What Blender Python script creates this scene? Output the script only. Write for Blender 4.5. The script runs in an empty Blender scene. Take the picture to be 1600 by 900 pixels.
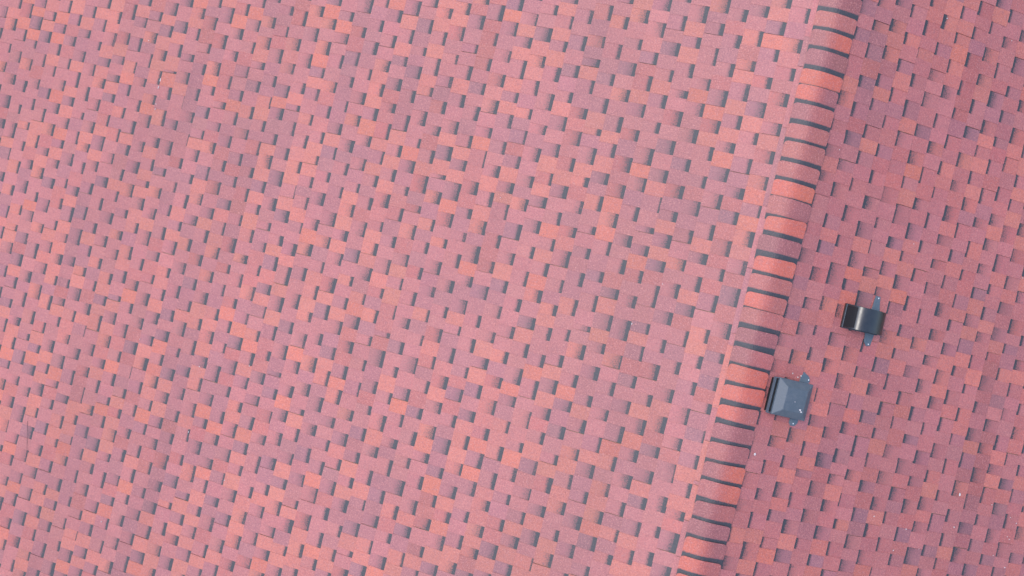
import bpy, math, random
from mathutils import Vector, Matrix

random.seed(11)
R = math.radians
scene = bpy.context.scene
col = scene.collection

# ------------------------------------------------------------------ camera
RIDGE_Z = 6.0                      # height of the ridge above the ground
PITCH = R(22.6)                    # 5-in-12 roof
CAM = (-1.74156, 0.0, RIDGE_Z + 8.79129)
CAM_ROT = (-0.0088105, -0.0012619, 0.242965)
F_PX = 1988.4                      # focal length in photo pixels (1600 wide)
cam_d = bpy.data.cameras.new("camera")
cam_d.sensor_width = 36.0
cam_d.lens = F_PX / 1600.0 * 36.0
cam_d.clip_start = 0.1
cam_d.clip_end = 2000.0
cam = bpy.data.objects.new("camera", cam_d)
cam.location = CAM
cam.rotation_euler = CAM_ROT
col.objects.link(cam)
scene.camera = cam

# ------------------------------------------------------------------ light
SUN_ELEV, SUN_AZ = 70.0, 163.0     # azimuth: direction towards the sun, degrees from +X, counter-clockwise
SKY, SUN, EXPO = 0.15, 0.8, 1.15
world = bpy.data.worlds.new("World")
scene.world = world
world.use_nodes = True
wn = world.node_tree.nodes
wl = world.node_tree.links
wn.clear()
sky = wn.new("ShaderNodeTexSky")
sky.sky_type = 'NISHITA'
sky.sun_disc = False
sky.sun_elevation = R(SUN_ELEV)
sky.sun_rotation = R(90.0 - SUN_AZ)
sky.air_density = 1.0
sky.dust_density = 1.6
sky.ozone_density = 1.0
bg = wn.new("ShaderNodeBackground")
bg.inputs[1].default_value = SKY
wo = wn.new("ShaderNodeOutputWorld")
wl.new(sky.outputs[0], bg.inputs[0])
wl.new(bg.outputs[0], wo.inputs[0])

sd = bpy.data.lights.new("sun", 'SUN')
sd.energy = SUN
sd.angle = R(22)
sd.color = (1.0, 0.95, 0.88)
so = bpy.data.objects.new("sun", sd)
dvec = Vector((math.cos(R(SUN_ELEV)) * math.cos(R(SUN_AZ)), math.cos(R(SUN_ELEV)) * math.sin(R(SUN_AZ)), math.sin(R(SUN_ELEV))))
so.rotation_euler = dvec.to_track_quat('Z', 'Y').to_euler()
so.location = (-10, 0, 20)
col.objects.link(so)

scene.view_settings.view_transform = 'Standard'
scene.view_settings.look = 'None'
scene.view_settings.exposure = EXPO
scene.view_settings.gamma = 1.0
scene.view_settings.use_curve_mapping = False

# ------------------------------------------------------------------ materials
def new_mat(name):
    m = bpy.data.materials.new(name)
    m.use_nodes = True
    nt = m.node_tree
    nt.nodes.clear()
    out = nt.nodes.new("ShaderNodeOutputMaterial")
    bs = nt.nodes.new("ShaderNodeBsdfPrincipled")
    nt.links.new(bs.outputs[0], out.inputs[0])
    return m, nt, bs

def math_node(nt, op, a, b, clamp=False):
    n = nt.nodes.new("ShaderNodeMath")
    n.operation = op
    n.use_clamp = clamp
    for i, v in enumerate((a, b)):
        if v is None:
            continue
        if isinstance(v, (int, float)):
            n.inputs[i].default_value = v
        else:
            nt.links.new(v, n.inputs[i])
    return n.outputs[0]

def noise_node(nt, vec, scale, detail=2.0, rough=0.5):
    n = nt.nodes.new("ShaderNodeTexNoise")
    n.inputs["Scale"].default_value = scale
    n.inputs["Detail"].default_value = detail
    n.inputs["Roughness"].default_value = rough
    nt.links.new(vec, n.inputs["Vector"])
    return n.outputs["Fac"]

def remap(nt, v, a, b, c, d):
    n = nt.nodes.new("ShaderNodeMapRange")
    n.inputs[1].default_value = a
    n.inputs[2].default_value = b
    n.inputs[3].default_value = c
    n.inputs[4].default_value = d
    nt.links.new(v, n.inputs[0])
    return n.outputs[0]

def mix_col(nt, fac, a, b, mode='MIX'):
    n = nt.nodes.new("ShaderNodeMix")
    n.data_type = 'RGBA'
    n.blend_type = mode
    if isinstance(fac, (int, float)):
        n.inputs[0].default_value = fac
    else:
        nt.links.new(fac, n.inputs[0])
    for i, v in ((6, a), (7, b)):
        if isinstance(v, tuple):
            n.inputs[i].default_value = v
        else:
            nt.links.new(v, n.inputs[i])
    return n.outputs[2]

BAND = (0.024, 0.023, 0.030, 1)

def shingle_material():
    m, nt, bs = new_mat("asphalt_granules")
    at = nt.nodes.new("ShaderNodeAttribute")
    at.attribute_name = "tint"
    geo = nt.nodes.new("ShaderNodeNewGeometry")
    pos = geo.outputs["Position"]
    clump = noise_node(nt, pos, 60.0, 3.0, 0.65)       # granule clumps, about 1 cm
    grain = noise_node(nt, pos, 120.0, 2.0, 0.7)        # single granules
    wear = noise_node(nt, pos, 0.55, 4.0, 0.55)         # weathering over metres
    blot = noise_node(nt, pos, 6.0, 3.0, 0.6)           # patchy wear on single tabs
    # ragged edge of the dark granule band
    bf = math_node(nt, 'ADD', at.outputs["Alpha"], math_node(nt, 'MULTIPLY', math_node(nt, 'SUBTRACT', grain, 0.5), 1.5))
    bf = math_node(nt, 'ADD', bf, math_node(nt, 'MULTIPLY', math_node(nt, 'SUBTRACT', blot, 0.5), 0.7))
    bf = remap(nt, bf, 0.30, 0.85, 0.0, 1.0)
    base = at.outputs["Color"]
    # blended granule colours
    base = mix_col(nt, remap(nt, clump, 0.48, 0.66, 0.0, 0.45), base, (0.27, 0.084, 0.094, 1))
    base = mix_col(nt, remap(nt, grain, 0.53, 0.70, 0.0, 0.60), base, (0.55, 0.22, 0.18, 1))
    base = mix_col(nt, remap(nt, grain, 0.47, 0.32, 0.0, 0.50), base, (0.17, 0.052, 0.058, 1))
    base = mix_col(nt, bf, base, BAND)
    lum = math_node(nt, 'MULTIPLY', remap(nt, wear, 0.3, 0.7, 0.93, 1.07), remap(nt, blot, 0.25, 0.75, 0.94, 1.06))
    vm = nt.nodes.new("ShaderNodeVectorMath")
    vm.operation = 'SCALE'
    nt.links.new(base, vm.inputs[0])
    nt.links.new(lum, vm.inputs["Scale"])
    nt.links.new(vm.outputs[0], bs.inputs["Base Color"])
    bs.inputs["Roughness"].default_value = 0.56
    bs.inputs["Specular IOR Level"].default_value = 0.80
    bp = nt.nodes.new("ShaderNodeBump")
    bp.inputs["Strength"].default_value = 0.55
    bp.inputs["Distance"].default_value = 0.004
    nt.links.new(math_node(nt, 'ADD', grain, clump), bp.inputs["Height"])
    nt.links.new(bp.outputs[0], bs.inputs["Normal"])
    return m

def metal_material(name, colr, rough, spec, dust):
    m, nt, bs = new_mat(name)
    geo = nt.nodes.new("ShaderNodeNewGeometry")
    n1 = noise_node(nt, geo.outputs["Position"], 30.0, 4.0, 0.6)
    n2 = noise_node(nt, geo.outputs["Position"], 220.0, 2.0, 0.6)
    c = mix_col(nt, remap(nt, n1, 0.4, 0.7, 0.0, dust), colr + (1,), (0.16, 0.17, 0.18, 1))
    c = mix_col(nt, remap(nt, n2, 0.64, 0.74, 0.0, 0.6), c, (0.25, 0.25, 0.25, 1)) if dust > 0.1 else c
    nt.links.new(c, bs.inputs["Base Color"])
    nt.links.new(remap(nt, n1, 0.3, 0.7, rough - 0.05, rough + 0.08), bs.inputs["Roughness"])
    bs.inputs["Specular IOR Level"].default_value = spec
    return m

def plain_material(name, colr, rough):
    m, nt, bs = new_mat(name)
    geo = nt.nodes.new("ShaderNodeNewGeometry")
    n1 = noise_node(nt, geo.outputs["Position"], 90.0, 3.0, 0.6)
    c = mix_col(nt, remap(nt, n1, 0.35, 0.65, 0.0, 1.0), colr + (1,), tuple(v * 0.8 for v in colr) + (1,))
    nt.links.new(c, bs.inputs["Base Color"])
    bs.inputs["Roughness"].default_value = rough
    return m

M_SH = shingle_material()
M_HOOD = metal_material("black_gloss_paint", (0.004, 0.0045, 0.006), 0.36, 0.9, 0.03)
M_HOOD.node_tree.nodes["Principled BSDF"].inputs["IOR"].default_value = 1.55
M_VENT = metal_material("weathered_black_metal", (0.070, 0.088, 0.108), 0.50, 0.45, 0.25)
M_FLASH = metal_material("slate_flashing", (0.075, 0.105, 0.135), 0.5, 0.5, 0.3)
M_DARK = plain_material("matte_black", (0.006, 0.006, 0.008), 0.8)
M_NAIL = plain_material("bright_nail", (0.75, 0.76, 0.78), 0.35)
M_CHIP = plain_material("white_chip", (0.62, 0.55, 0.54), 0.8)
M_TWIG = plain_material("dark_twig", (0.05, 0.035, 0.04), 0.9)
M_DECK = plain_material("deck_board", (0.30, 0.22, 0.15), 0.9)
M_GRND = plain_material("yard_soil", (0.16, 0.14, 0.10), 0.95)

# granule blends (linear albedo)
SALMON = (0.438, 0.114, 0.081)
ORANGE = (0.458, 0.104, 0.063)
PINK = (0.362, 0.103, 0.099)
MAUVE = (0.305, 0.092, 0.098)
RED = (0.360, 0.085, 0.074)
GREY = (0.250, 0.086, 0.098)

def jit(c, a=0.05):
    k = 1 + random.gauss(0, a * 0.7)
    return tuple(max(0.01, v * k * (1 + random.gauss(0, a * 0.5))) for v in c)

def lerp(a, b, t):
    return tuple(x + (y - x) * t for x, y in zip(a, b))

# ------------------------------------------------------------------ mesh helpers
def link(name, me, parent=None, loc=None):
    o = bpy.data.objects.new(name, me)
    col.objects.link(o)
    if parent is not None:
        o.parent = parent
    if loc is not None:
        o.location = loc
    return o

class MB:
    """verts, faces and a colour per vertex -> one mesh"""
    def __init__(self):
        self.v, self.f, self.c = [], [], []

    def quad(self, pts, cols):
        n = len(self.v)
        self.v.extend(pts)
        self.c.extend(cols)
        self.f.append(tuple(range(n, n + len(pts))))

    def mesh(self, name, mat, smooth=False):
        me = bpy.data.meshes.new(name)
        me.from_pydata(self.v, [], self.f)
        if self.c and len(self.c) == len(self.v):
            a = me.attributes.new("tint", 'FLOAT_COLOR', 'POINT')
            flat = [x for c in self.c for x in c]
            a.data.foreach_set("color", flat)
        me.materials.append(mat)
        if smooth:
            for p in me.polygons:
                p.use_smooth = True
        me.update()
        return me

def empty(name, loc, rot=(0, 0, 0)):
    o = bpy.data.objects.new(name, None)
    o.empty_display_size = 0.2
    o.location = loc
    o.rotation_euler = rot
    col.objects.link(o)
    return o

def tag(o, label, cat, group=None):
    o["label"] = label
    o["category"] = cat
    if group:
        o["group"] = group
    return o

# ------------------------------------------------------------------ the setting under the roof
gm = MB()
gm.quad([(-600, -600, 0), (600, -600, 0), (600, 600, 0), (-600, 600, 0)], [])
gm.c = []
g = link("ground", gm.mesh("ground", M_GRND))
g["kind"] = "structure"

# ------------------------------------------------------------------ roof slopes
# local frame of a slope: +X down the slope from the ridge, +Z out of the roof, Y along the ridge
E_ = 0.1429                              # exposure of a course
slope_l = empty("roof_slope", (0, 0, RIDGE_Z), (0, PITCH, math.pi))
slope_r = empty("roof_slope", (0, 0, RIDGE_Z), (0, PITCH, 0))
tag(slope_l, "broad roof slope of pale salmon and mauve shingles filling the left of the picture", "roof")
tag(slope_r, "narrower, redder roof slope right of the ridge, carrying the two black vents", "roof")
bpy.context.view_layer.update()

cam_inv = Matrix.LocRotScale(Vector(CAM), cam.rotation_euler, None).inverted()
def to_px(mw, s, y, h=0.0):
    q = cam_inv @ (mw @ Vector((s, y, h)))
    return 800 + F_PX * q.x / -q.z, 450 - F_PX * q.y / -q.z, -q.z

MWL = Matrix.LocRotScale(slope_l.location, slope_l.rotation_euler, None)
MWR = Matrix.LocRotScale(slope_r.location, slope_r.rotation_euler, None)

# teeth of a laminated shingle: (tab, gap) widths along one metre
PATTERNS = [
    [(.110, .092), (.098, .106), (.114, .084), (.096, .100), (.106, .094)],
    [(.100, .100), (.116, .086), (.098, .112), (.108, .078), (.102, .100)],
    [(.114, .082), (.096, .098), (.102, .110), (.112, .090), (.090, .106)],
    [(.096, .106), (.110, .092), (.094, .088), (.120, .104), (.104, .086)],
    [(.106, .096), (.100, .076), (.114, .104), (.096, .126), (.102, .080)],
]
B0, B1 = 0.0022, 0.0088                  # base layer: height at the upper edge and at the butt
TAB_H = 0.0021

def h_base(t):
    return B0 + (B1 - B0) * t

class Strip:
    """plan of one shingle: segments (y0, y1, is_tab, colour, band)"""
    pass

def plan_strip(y0, length, right, run=1.0):
    st = Strip()
    st.segs = []
    pat = random.choice(PATTERNS)
    k = random.randrange(5)
    pat = pat[k:] + pat[:k]
    if random.random() < 0.5:
        pat = pat[::-1]
    tone = min(1.05, run * (1 + random.gauss(0, 0.035)))
    mood = random.choices(('mixed', 'light', 'dark'), (0.58, 0.24, 0.18))[0]
    if mood == 'dark':
        tone *= 0.92
    # drop of one colour that runs over a stretch of the shingle
    drop = random.choice([None, None, SALMON, MAUVE, PINK, RED])
    d0 = random.uniform(0, 0.8)
    d1 = d0 + random.uniform(0.2, 0.45)
    y = y0
    total = sum(a + b for a, b in pat)
    sc = length / total
    prev = None
    for (a, b) in pat:
        for tab, w in ((True, a), (False, b)):
            w = w * sc * (1 + random.gauss(0, 0.06)) * (0.98 if tab else 1.03)
            r = random.random()
            if tab:
                wts = {'mixed': (26, 8, 42, 17, 7), 'light': (36, 12, 42, 8, 2), 'dark': (8, 2, 34, 34, 22)}[mood]
                c = random.choices((SALMON, ORANGE, PINK, MAUVE, RED), wts)[0]
            else:
                wts = {'mixed': (14, 36, 30, 14, 6), 'light': (22, 42, 24, 9, 3), 'dark': (4, 26, 36, 20, 14)}[mood]
                c = random.choices((SALMON, PINK, MAUVE, GREY, RED), wts)[0]
            u = (y - y0) / length
            if drop and d0 < u < d1 and random.random() < 0.75:
                c = lerp(c, drop, 0.75)
            if right and random.random() < 0.40:  # right slope's lack of sky sheen put into the colour as extra red
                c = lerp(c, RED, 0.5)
            c = lerp(c, PINK, 0.05 if mood != 'dark' else 0.0)
            c = tuple(v * tone for v in jit(c, 0.04))
            y1 = min(y + w, y0 + length)
            st.segs.append([y, y1, tab, c])
            y = y1
    st.segs[-1][1] = y0 + length
    st.y0, st.y1 = y0, y0 + length
    st.lift = random.gauss(0, 0.0004)
    return st

def base_into(mb, st, s_butt, oy, ox, thin=0.0):
    """base lamina of a shingle: tops, dark granule bands, butt face and ends"""
    for i, (a, b, tab, c) in enumerate(st.segs):
        wob = random.gauss(0, 0.022) - thin
        if random.random() < 0.06:
            wob -= random.uniform(0.04, 0.11)
        rows = [(-0.10, 1.0), (0.17 + wob, 1.0), (0.235 + wob, 0.60), (0.38 + wob * 2, 0.16), (1.0, 0.0)]
        if random.random() < 0.48 and not tab:
            rows[3] = (0.66, 0.20)
        jb = random.gauss(0, 0.0008)
        bs_ = random.uniform(0.86, 1.15)
        pts = []
        for t, bd in rows:
            s = s_butt - E_ + t * E_ + (jb if t == 1.0 else 0)
            h = h_base(t) + st.lift
            pts.append((s - ox, h, (0.0 if tab else bd * bs_)))
        for (sa, ha, ba), (sb, hb, bb) in zip(pts[:-1], pts[1:]):
            mb.quad([(sa, a - oy, ha), (sb, a - oy, hb), (sb, b - oy, hb), (sa, b - oy, ha)],
                    [c + (ba,), c + (bb,), c + (bb,), c + (ba,)])
        sb, hb, _ = pts[-1]
        cd = tuple(v * 0.6 for v in c) + (0.3,)
        mb.quad([(sb, a - oy, hb), (sb, a - oy, 0.0), (sb, b - oy, 0.0), (sb, b - oy, hb)], [cd] * 4)
    for ye, sg in ((st.y0, 1), (st.y1, -1)):
        c = st.segs[0 if sg > 0 else -1][3]
        cd = tuple(v * 0.6 for v in c) + (0.3,)
        s0, s1 = s_butt - E_ * 1.1 - ox, s_butt - ox
        q = [(s0, ye - oy, h_base(-.1)), (s0, ye - oy, -0.001), (s1, ye - oy, 0.0), (s1, ye - oy, h_base(1))]
        mb.quad(q if sg > 0 else q[::-1], [cd] * 4)

def tab_into(mb, a, b, c, s_butt, oy, ox, lift=0.0):
    """a tooth of the upper lamina, a thin tapered plate"""
    j = lambda k: random.gauss(0, k)
    s0 = s_butt - E_ * 1.10
    s1 = s_butt + 0.0006
    th = TAB_H + lift + j(0.0003)
    w = 0.0012
    p = [(s0, a + j(w)), (s1 + j(.001), a + j(w)), (s1 + j(.001), b + j(w)), (s0, b + j(w))]
    hh = [h_base(-.1) + th, h_base(1) + th + abs(j(.0006)), h_base(1) + th + abs(j(.0006)), h_base(-.1) + th]
    top = [(x - ox, y - oy, h) for (x, y), h in zip(p, hh)]
    low = [(x - ox, y - oy, h_base(-.1) - 0.0005 if i in (0, 3) else h_base(1) - 0.0005) for i, (x, y) in enumerate(p)]
    cc = c + (0.0,)
    cd = tuple(v * 0.62 for v in c) + (0.2,)
    mb.quad(top, [cc] * 4)
    for i, k in ((0, 1), (1, 2), (2, 3)):
        mb.quad([top[k], top[i], low[i], low[k]], [cd] * 4)

def build_slope(root, mw, s_first, k0, k1, ya, yb, right, plain_first=False):
    strips = []
    off = 0.0
    slow = 0.0
    for k in range(k0, k1):
        sb = s_first + k * E_
        slow = 0.80 * slow + random.gauss(0, 0.046)
        run = 1 + max(-0.15, min(0.05, slow))
        off += random.choice([0.295, 0.295, 0.295, 0.11, 0.505]) + random.uniform(-.02, .02)
        y = ya - 1.0 + (off % 1.0)
        while y < yb:
            L = 0.9985
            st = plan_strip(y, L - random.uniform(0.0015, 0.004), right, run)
            st.sb, st.k = sb, k
            y += L
            # in the picture?
            best = None
            for ss in (sb - E_, sb):
                for q in range(7):
                    yy = st.y0 + (st.y1 - st.y0) * q / 6
                    px, py, z = to_px(mw, ss, yy)
                    if -4 < px < 1604 and -4 < py < 904:
                        best = z if best is None else min(best, z)
            st.depth = best
            if k == 0 and plain_first:
                # strip cut for the top row: plain lengths, no open teeth
                segs = []
                yy = st.y0
                while yy < st.y1 - 0.02:
                    w = min(random.uniform(0.22, 0.5), st.y1 - yy)
                    segs.append([yy, yy + w - 0.002, True, jit(random.choice([PINK, PINK, MAUVE, SALMON]), .05)])
                    yy += w
                segs[-1][1] = st.y1
                st.segs = segs
            strips.append(st)
    seen = [s for s in strips if s.depth is not None]
    seen.sort(key=lambda s: s.depth)
    single, rest = seen[:300], seen[300:] + [s for s in strips if s.depth is None]
    # tabs that show largest become objects of their own
    cand = []
    for st in single:
        for i, sg in enumerate(st.segs):
            if sg[2]:
                px, py, z = to_px(mw, st.sb - E_ / 2, (sg[0] + sg[1]) / 2)
                if 0 < px < 1600 and 0 < py < 900:
                    cand.append((z - 3.0 * (sg[1] - sg[0]), id(st), i))
    cand.sort()
    chosen = {(b, c) for _, b, c in cand[:300]}
    for st in single:
        ox, oy = st.sb, (st.y0 + st.y1) / 2
        mb = MB()
        base_into(mb, st, st.sb, oy, ox, 0.045 if right else 0.0)
        todo = []
        for i, (a, b, tab, c) in enumerate(st.segs):
            if tab:
                if (id(st), i) in chosen:
                    todo.append((a, b, c))
                else:
                    tab_into(mb, a, b, c, st.sb, oy, ox, abs(random.gauss(0, .0004)))
        o = link("shingle", mb.mesh("shingle", M_SH), root, (ox, oy, 0))
        for a, b, c in todo:
            tb = MB()
            tab_into(tb, a, b, c, st.sb, (a + b) / 2, st.sb, abs(random.gauss(0, .0004)))
            link("tab", tb.mesh("tab", M_SH), o, (0, (a + b) / 2 - oy, 0))
    mb = MB()
    for st in rest:
        base_into(mb, st, st.sb, 0, 0, 0.045 if right else 0.0)
        for a, b, tab, c in st.segs:
            if tab:
                tab_into(mb, a, b, c, st.sb, 0, 0, abs(random.gauss(0, .0004)))
    o = link("outlying_shingles", mb.mesh("outlying_shingles", M_SH), root)
    o["kind"] = "stuff"
    print("slope: seen", len(seen), "single", len(single), "tabs", len(chosen), "tab candidates", len(cand), "rest", len(rest))

def box_faces(mb, x0, x1, y0, y1, z0, z1):
    n = len(mb.v)
    mb.v += [(x0, y0, z0), (x1, y0, z0), (x1, y1, z0), (x0, y1, z0), (x0, y0, z1), (x1, y0, z1), (x1, y1, z1), (x0, y1, z1)]
    mb.f += [tuple(n + i for i in q) for q in ((0, 3, 2, 1), (4, 5, 6, 7), (0, 1, 5, 4), (1, 2, 6, 5), (2, 3, 7, 6), (3, 0, 4, 7))]

# the left slope's local Y runs against world Y
build_slope(slope_l, MWL, 0.1691, 0, 62, -6.0, 7.0, False, plain_first=True)
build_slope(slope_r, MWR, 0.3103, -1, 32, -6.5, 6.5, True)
for root, smax, y0, y1 in ((slope_l, 9.02, -6.9, 7.9), (slope_r, 4.86, -7.4, 7.4)):
    mb = MB()
    box_faces(mb, 0.02, smax - 0.05, y0, y1, -0.030, -0.004)
    link("roof_deck", mb.mesh("roof_deck", M_DECK), root)

# ------------------------------------------------------------------ ridge caps
ridge = empty("roof_ridge", (0, 0, RIDGE_Z))
tag(ridge, "ridge of overlapping orange and mauve cap shingles with dark bands between the slopes", "roof ridge")
TP = math.tan(PITCH)
def ridge_pt(c, lift):
    """point over the ridge: c = distance across the fold, lift = height along the normal"""
    x = c * math.cos(PITCH)
    r = 0.048
    q = math.sqrt(x * x + r * r)
    z = -TP * (q - r) - 0.0085
    nx, nz = TP * x / q, 1.0
    l = math.hypot(nx, nz)
    return x + lift * nx / l, z + lift * nz / l

# butt positions along the ridge (from the far end towards the near end), width of the dark band above each butt, colours
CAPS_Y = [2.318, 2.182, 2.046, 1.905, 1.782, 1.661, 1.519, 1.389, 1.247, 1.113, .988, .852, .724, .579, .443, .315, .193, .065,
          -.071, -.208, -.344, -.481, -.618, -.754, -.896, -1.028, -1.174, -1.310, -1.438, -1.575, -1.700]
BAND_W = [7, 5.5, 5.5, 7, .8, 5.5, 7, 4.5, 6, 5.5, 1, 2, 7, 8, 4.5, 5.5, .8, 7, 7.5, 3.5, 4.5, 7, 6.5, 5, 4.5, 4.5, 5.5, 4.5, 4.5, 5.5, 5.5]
CM = tuple(v * 0.76 for v in lerp(MAUVE, RED, 0.5))
CO = (0.465, 0.088, 0.050)
CI = tuple(v * 0.86 for v in lerp(RED, SALMON, 0.30))
CAPS_C = [(CI, CI), (CM, CO), (CM, CM), (CO, CO), (CO, CM), (CM, CI), (CI, CI), (CI, CI), (CI, RED), (CO, CO), (CI, CM), (CO, CO),
          (CM, CM), (CO, CO), (CI, CI), (CO, CI), (CI, RED), (CM, CM), (CM, RED), (CO, CO), (CO, CO), (CO, CI), (CM, CM), (CI, CM),
          (CM, CO), (CI, CO), (CM, CI), (CM, CM), (CO, CM), (CO, CI), (CO, CI)]
n_in = len(CAPS_Y)
y = CAPS_Y[0]
up = []
while y < 6.4:
    y += random.uniform(.127, .143)
    up.append(y)
dn = []
y = CAPS_Y[-1]
while y > -6.6:
    y -= random.uniform(.127, .143)
    dn.append(y)
allc = [(yy, random.choice([1, 5, 5.5, 6, 7]), random.choice([(CI, CI), (CM, CM), (CO, CO), (CM, CO)])) for yy in up[::-1]]
allc += list(zip(CAPS_Y, BAND_W, CAPS_C))
allc += [(yy, random.choice([1, 5, 5.5, 6, 7]), random.choice([(CI, CI), (CM, CM), (CO, CO), (CM, CO)])) for yy in dn]

def make_cap(yb, ynext, bw, ca, cb):
    """yb: butt edge (towards +Y); the tail runs on under the next cap; bw: width of this cap's dark band before the next butt"""
    ca, cb = jit(ca, .05), jit(cb, .05)
    cl, cr = -0.131 + random.gauss(0, .0025), 0.176 + random.gauss(0, .003)
    skew = random.gauss(0, 0.004)
    N = 14
    rad = 0.026
    tail = ynext - 0.03
    L = yb - tail
    cs = [cl, cl + .004, cl + .010, cl + rad] + [cl + rad + (cr - cl - 2 * rad) * i / N for i in range(1, N)] + [cr - rad, cr - .010, cr - .004, cr]
    def ytop(c):
        d = min(c - cl, cr - c)
        y = yb + skew * (c / .15)
        if d < rad:
            y -= rad - math.sqrt(max(0.0, rad * rad - (rad - d) ** 2))
        return y
    def lift(y):
        t = (yb - y) / L
        return 0.021 - 0.0115 * t
    wedge = random.gauss(0, .0012)
    def yrows(c):
        a = ytop(c)
        bnd = ynext + bw + wedge * c / .1
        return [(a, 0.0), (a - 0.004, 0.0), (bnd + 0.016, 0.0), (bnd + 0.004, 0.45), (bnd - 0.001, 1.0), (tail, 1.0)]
    mb = MB()
    nr = 6
    for c in cs:
        f = (c - cl) / (cr - cl)
        f = min(1, max(0, (f - .5) * 1.8 + .5))
        cc = lerp(ca, cb, f * f * (3 - 2 * f))
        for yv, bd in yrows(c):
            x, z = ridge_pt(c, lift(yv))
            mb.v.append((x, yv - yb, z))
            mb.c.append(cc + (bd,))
    for i in range(len(cs) - 1):
        for r in range(nr - 1):
            a = i * nr + r
            mb.f.append((a, a + 1, a + nr + 1, a + nr))
    # butt face and side edges, 5 mm thick
    def low(i, r, th):
        c = cs[i]
        yv = yrows(c)[r][0]
        x, z = ridge_pt(c, lift(yv) - th)
        mb.v.append((x, yv - yb, z))
        mb.c.append(tuple(v * .5 for v in ca) + (0.4,))
        return len(mb.v) - 1
    lo = [low(i, 0, .0055) for i in range(len(cs))]
    for i in range(len(cs) - 1):
        mb.f.append((i * nr, (i + 1) * nr, lo[i + 1], lo[i]))
    for i in (0, len(cs) - 1):
        lr = [lo[i]] + [low(i, r, .0055) for r in range(1, nr)]
        for r in range(nr - 1):
            q = (i * nr + r, lr[r], lr[r + 1], i * nr + r + 1)
            mb.f.append(q if i == 0 else q[::-1])
    me = mb.mesh("ridge_cap", M_SH)
    return link("ridge_cap", me, ridge, (0, yb, 0))

PX = 0.00455                              # metres per photo pixel along the ridge
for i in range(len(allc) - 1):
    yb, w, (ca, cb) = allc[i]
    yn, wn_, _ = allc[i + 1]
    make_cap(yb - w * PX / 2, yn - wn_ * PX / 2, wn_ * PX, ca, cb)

# ------------------------------------------------------------------ vents
def hull_plate(name, outline, z0, z1, mat, parent, loc):
    mb = MB()
    n = len(outline)
    for z in (z0, z1):
        mb.v += [(x, y, z) for x, y in outline]
    mb.f.append(tuple(range(n, 2 * n)))
    mb.f.append(tuple(range(n))[::-1])
    for i in range(n):
        k = (i + 1) % n
        mb.f.append((i, k, n + k, n + i))
    return link(name, mb.mesh(name, mat), parent, loc)

def nail(parent, x, y, z, r=0.0048):
    mb = MB()
    n = 10
    rings = [(r, 0.0), (r, 0.0012), (r * .6, 0.0022)]
    for rr, zz in rings:
        mb.v += [(rr * math.cos(2 * math.pi * i / n), rr * math.sin(2 * math.pi * i / n), zz) for i in range(n)]
    for k in range(2):
        for i in range(n):
            j = (i + 1) % n
            mb.f.append((k * n + i, k * n + j, (k + 1) * n + j, (k + 1) * n + i))
    mb.f.append(tuple(range(2 * n, 3 * n)))
    return link("nail", mb.mesh("nail", M_NAIL), parent, (x, y, z))

def slope_empty(name, s, y, h=0.0, rz=0.0):
    m = MWR @ Matrix.Translation((s, y, h)) @ Matrix.Rotation(rz, 4, 'Z')
    o = empty(name, m.to_translation(), m.to_euler())
    return o

def bevel(o, w, seg=2):
    b = o.modifiers.new("bevel", 'BEVEL')
    b.width = w
    b.segments = seg
    b.limit_method = 'ANGLE'
    return o

# --- curved hood vent
hv = slope_empty("roof_vent", 0.835, 0.308, 0.008, 0.02)
tag(hv, "glossy black curved hood vent on the right slope, the vent farther from the ridge", "roof vent")
# profile of the hood across the slope: (along, height)
prof = [(-.165, .014), (-.162, .034), (-.158, .056), (-.154, .078), (-.149, .098), (-.142, .114), (-.131, .128), (-.116, .139), (-.097, .147), (-.074, .1525),
        (-.047, .1555), (-.018, .156), (.012, .153), (.042, .1465), (.070, .136), (.096, .121), (.119, .101), (.138, .076), (.151, .046), (.159, .012)]
W = 0.081
def sheet(name, prof, y0, y1, th, mat, parent, smooth=True):
    mb = MB()
    n = len(prof)
    nrm = []
    for i in range(n):
        a = prof[max(0, i - 1)]
        b = prof[min(n - 1, i + 1)]
        dx, dz = b[0] - a[0], b[1] - a[1]
        l = math.hypot(dx, dz)
        nrm.append((-dz / l, dx / l))
    for yy in (y0, y1):
        for (x, z) in prof:
            mb.v.append((x, yy, z))
        for (x, z), (nx, nz) in zip(prof, nrm):
            mb.v.append((x - nx * th, yy, z - nz * th))
    for i in range(n - 1):
        mb.f.append((i, i + 1, 2 * n + i + 1, 2 * n + i))
        mb.f.append((n + i, 3 * n + i, 3 * n + i + 1, n + i + 1))
        mb.f.append((i, n + i, n + i + 1, i + 1))
        mb.f.append((2 * n + i, 2 * n + i + 1, 3 * n + i + 1, 3 * n + i))
    mb.f.append((0, 2 * n, 3 * n, n))
    mb.f.append((n - 1, 2 * n - 1, 4 * n - 1, 3 * n - 1))
    me = mb.mesh(name, mat)
    o = link(name, me, parent)
    return o
hood = sheet("hood", prof, -W, W, .003, M_HOOD, hv)
for p in hood.data.polygons:
    p.use_smooth = True
es = hood.modifiers.new("edges", 'EDGE_SPLIT')
es.split_angle = R(40)
# cheeks closing both sides
for sg in (-1, 1):
    pts = [(x * .985, z * .985) for x, z in prof] + [(-.160, .010)]
    mb = MB()
    n = len(pts)
    for yy in (sg * (W - .006), sg * (W - .002)):
        mb.v += [(x, yy, z) for x, z in pts]
    mb.f.append(tuple(range(n)))
    mb.f.append(tuple(range(n, 2 * n))[::-1])
    for i in range(n):
        k = (i + 1) % n
        mb.f.append((i, n + i, n + k, k))
    link("cheek", mb.mesh("cheek", M_HOOD), hv)
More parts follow.
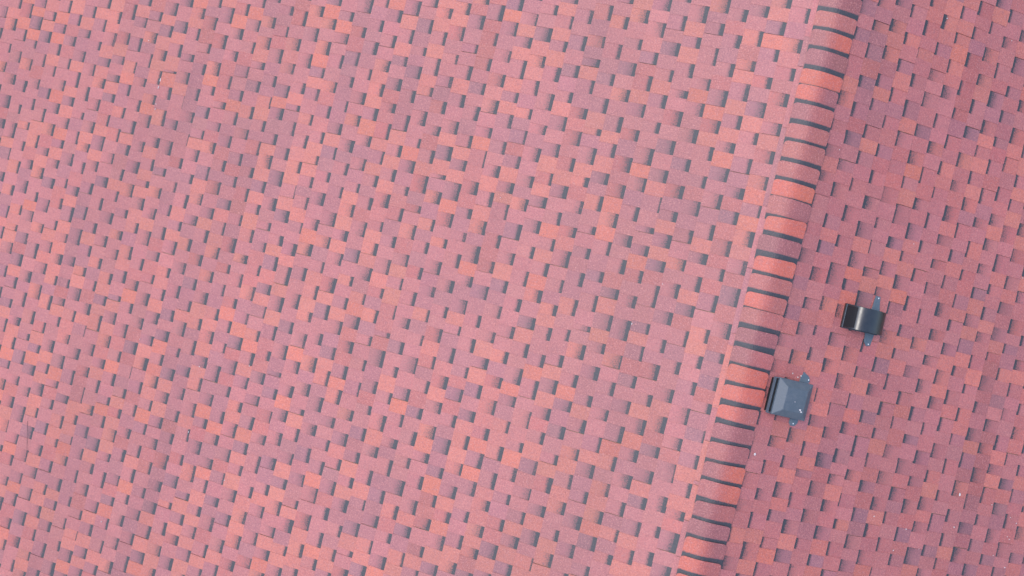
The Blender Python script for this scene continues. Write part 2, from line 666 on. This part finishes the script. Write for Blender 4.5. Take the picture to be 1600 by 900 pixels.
# ridge side of the hood: rolled lip, added black sheet painting its wall dark
sheet("dark_wall_sheet", [(-.1672, .024), (-.1642, .040), (-.1602, .060), (-.1562, .080), (-.1508, .100), (-.1436, .1165)], -W + .007, W - .007, .0015, M_DARK, hv)
mb = MB()
ring = 8
for yy in (-W, W):
    for i in range(ring):
        a = 2 * math.pi * i / ring
        mb.v.append((-.1665 + .0032 * math.cos(a), yy, .020 + .0032 * math.sin(a)))
for i in range(ring):
    k = (i + 1) % ring
    mb.f.append((i, k, ring + k, ring + i))
mb.f += [tuple(range(ring))[::-1], tuple(range(ring, 2 * ring))]
link("lip", mb.mesh("lip", M_VENT), hv)
bevel(hull_plate("collar", [(-.172, -.088), (.150, -.088), (.150, .088), (-.172, .088)], -.004, .016, M_HOOD, hv, (0, 0, 0)), .003)
fl = hull_plate("flashing", [(.052, -.088), (.060, -.150), (.085, -.178), (.118, -.172), (.132, -.088), (.132, .088), (.118, .150),
                             (.112, .190), (.072, .190), (.060, .088)], -.002, .0062, M_FLASH, hv, (0, 0, 0))
bevel(fl, .001, 1)
nail(fl, .100, -.162, .0062)
nail(fl, .098, .176, .0062)
fr = hull_plate("front_flange", [(.145, -.080), (.186, -.074), (.190, .070), (.148, .080)], -.004, .0075, M_FLASH, hv, (0, 0, 0))
nail(fr, .178, -.040, .0075)
nail(fr, .180, .022, .0075)

# --- square vent with a low pyramid cap
sv = slope_empty("roof_vent", 0.361, -0.357, 0.008, 0.0)
tag(sv, "square grey-black vent with a pyramid cap right against the ridge caps", "roof vent")
bevel(hull_plate("collar", [(-.150, -.118), (.128, -.118), (.128, .118), (-.150, .118)], -.006, .060, M_DARK, sv, (0, 0, 0)), .004)
# rim frame below the cap, open to the ridge side
def frame(name, x0, x1, y0, y1, w, z0, z1, mat, parent):
    mb = MB()
    box_faces(mb, x0, x0 + w, y0, y1, z0, z1)
    box_faces(mb, x1 - w, x1, y0, y1, z0, z1)
    box_faces(mb, x0 + w, x1 - w, y0, y0 + w, z0, z1)
    box_faces(mb, x0 + w, x1 - w, y1 - w, y1, z0, z1)
    return link(name, mb.mesh(name, mat), parent)
frame("rim", -.162, .138, -.128, .128, .006, .040, .064, M_VENT, sv)
# cap: skirt and frustum
mb = MB()
x0, x1, y0, y1 = -.138, .148, -.130, .132
ix0, ix1, iy0, iy1 = -.080, .090, -.080, .080
zs, zb, zt = .060, .078, .117
rows = [[(x0, y0, zs), (x1, y0, zs), (x1, y1, zs), (x0, y1, zs)],
        [(x0, y0, zb), (x1, y0, zb), (x1, y1, zb), (x0, y1, zb)],
        [(ix0, iy0, zt), (ix1, iy0, zt), (ix1, iy1, zt), (ix0, iy1, zt)]]
mb.v = [p for r in rows for p in r]
for k in range(2):
    for i in range(4):
        j = (i + 1) % 4
        mb.f.append((k * 4 + i, k * 4 + j, k * 4 + 4 + j, k * 4 + 4 + i))
mb.v.append((.012, .002, zt + .006))
for i in range(4):
    mb.f.append((8 + i, 8 + (i + 1) % 4, 12))
mb.f.append((3, 2, 1, 0))
cap = link("cap", mb.mesh("cap", M_VENT), sv)
bevel(cap, .003, 2)
for x, y, r in ((.058, -.058, .0065), (.070, -.070, .0055), (-.002, -.010, .003)):
    mb = MB()
    n = 9
    for z, f in ((-.003, 1.0), (.0025, .8)):
        for i in range(n):
            a = 2 * math.pi * i / n
            q = r * f * (1 + .25 * math.sin(3 * a + x * 90) + .2 * math.cos(2 * a))
            mb.v.append((q * math.cos(a), q * 1.25 * math.sin(a), z))
    for i in range(n):
        k = (i + 1) % n
        mb.f.append((i, k, n + k, n + i))
    mb.f.append(tuple(range(n, 2 * n)))
    link("dropping", mb.mesh("dropping", M_CHIP), cap, (x, y, zt + .0035))
fl = hull_plate("flashing", [(.078, -.118), (.075, -.165), (.090, -.186), (.128, -.184), (.146, -.160), (.150, -.118), (.150, .118), (.164, .150),
                             (.150, .178), (.098, .205), (.080, .160), (.076, .118)], -.003, .0062, M_FLASH, sv, (0, 0, 0))
bevel(fl, .001, 1)
nail(fl, .112, -.168, .0062)
nail(fl, .150, .156, .0062)

# ------------------------------------------------------------------ small loose things
def chip(mw, s, y, size, label, group, elong=1.0, rz=None, name="debris_chip"):
    rz = random.uniform(0, 6.28) if rz is None else rz
    m = mw @ Matrix.Translation((s, y, 0.0115)) @ Matrix.Rotation(rz, 4, 'Z')
    mb = MB()
    n = 7
    for z, f in ((0.0, 1.0), (.0035, .75)):
        for i in range(n):
            a = 2 * math.pi * i / n
            q = size * f * random.uniform(.8, 1.15)
            mb.v.append((q * math.cos(a), q * elong * math.sin(a), z))
    for i in range(n):
        k = (i + 1) % n
        mb.f.append((i, k, n + k, n + i))
    mb.f.append(tuple(range(n, 2 * n)))
    o = link(name, mb.mesh(name, M_CHIP))
    o.matrix_world = m
    tag(o, label, "debris", group)
    return o

def from_px(px, py, left):
    """point of a slope (down-slope, along-ridge) from its place in the photo, found by marching on the plane"""
    q = Vector(((px - 800) / F_PX, -(py - 450) / F_PX, -1.0))
    d = cam.rotation_euler.to_matrix() @ q
    mw = MWL if left else MWR
    inv = mw.inverted()
    o_, d_ = inv @ Vector(CAM), inv.to_3x3() @ d
    t = -o_.z / d_.z
    p = o_ + d_ * t
    return p.x, p.y

s_, y_ = from_px(1178, 709, False)
chip(MWR, s_, y_, .010, "white square fleck beside the ridge caps, below the square vent", None)
s_, y_ = from_px(1498, 772, False)
chip(MWR, s_, y_, .009, "largest white chip on the lower part of the right slope", None, 1.7, 0.2)
for px, py in ((1237, 583), (1245, 589), (1250, 587)):
    s_, y_ = from_px(px, py, False)
    chip(MWR, s_, y_, .0052, "tiny bright fleck on the shingles just above the square vent", "flecks above the square vent")
for px, py in ((1364, 806), (1414, 826), (1489, 823), (1550, 867), (1394, 859), (1586, 817), (1577, 808), (1548, 788), (1434, 857),
               (1572, 838), (1575, 842), (1568, 886), (1310, 234), (1478, 29), (1579, 64), (1426, 381), (1596, 434)):
    s_, y_ = from_px(px, py, False)
    chip(MWR, s_, y_, random.uniform(.0028, .0055), "tiny pale speck scattered over the right roof slope", "pale specks on the right slope")
for px, py, e, r in ((252, 125, 4.5, None), (249, 137, 4.0, None), (245, 163, 1.6, None), (244, 171, 2.0, None), (352, 750, 1, None), (160, 815, 1, None),
                     (988, 506, 2.5, None), (783, 309, 1, None), (1036, 444, 1, None), (296, 675, 1.6, None), (313, 573, 1, None), (234, 64, 1, None),
                     (391, 572, 1.5, None), (220, 530, 1, None)):
    s_, y_ = from_px(px, py, True)
    if e >= 4:
        lab, grp = "short white scuff streak near the top left of the broad slope", "white scuff streaks"
    else:
        lab, grp = "tiny round white speck on the broad left roof slope", "white specks on the left slope"
    chip(MWL, s_, y_, random.uniform(.003, .0045), lab, grp, e, 0.0, "white_scuff" if e >= 4 else "debris_chip")

# dark hair-thin twig at the far left
pts = [(45, 658), (44.8, 672), (44.4, 687), (44, 702), (43, 715)]
P3 = []
for i, (a, b) in enumerate(pts):
    s_, y_ = from_px(a, b, True)
    P3.append(MWL @ Vector((s_, y_, .0155)))
mb = MB()
n = 5
for i, p in enumerate(P3):
    r = .0015 * (1 - .12 * i)
    t = (P3[min(i + 1, len(P3) - 1)] - P3[max(i - 1, 0)]).normalized()
    u = t.cross(Vector((0, 0, 1))).normalized()
    w = t.cross(u)
    for k in range(n):
        a = 2 * math.pi * k / n
        mb.v.append(tuple(p - P3[2] + (u * math.cos(a) + w * math.sin(a)) * r))
for i in range(len(P3) - 1):
    for k in range(n):
        j = (k + 1) % n
        mb.f.append((i * n + k, i * n + j, (i + 1) * n + j, (i + 1) * n + k))
tw = link("twig", mb.mesh("twig", M_TWIG), None, P3[2])
tag(tw, "thin dark twig lying on the shingles at the far left edge", "twig")

scene.render.resolution_x = 1024
scene.render.resolution_y = 576
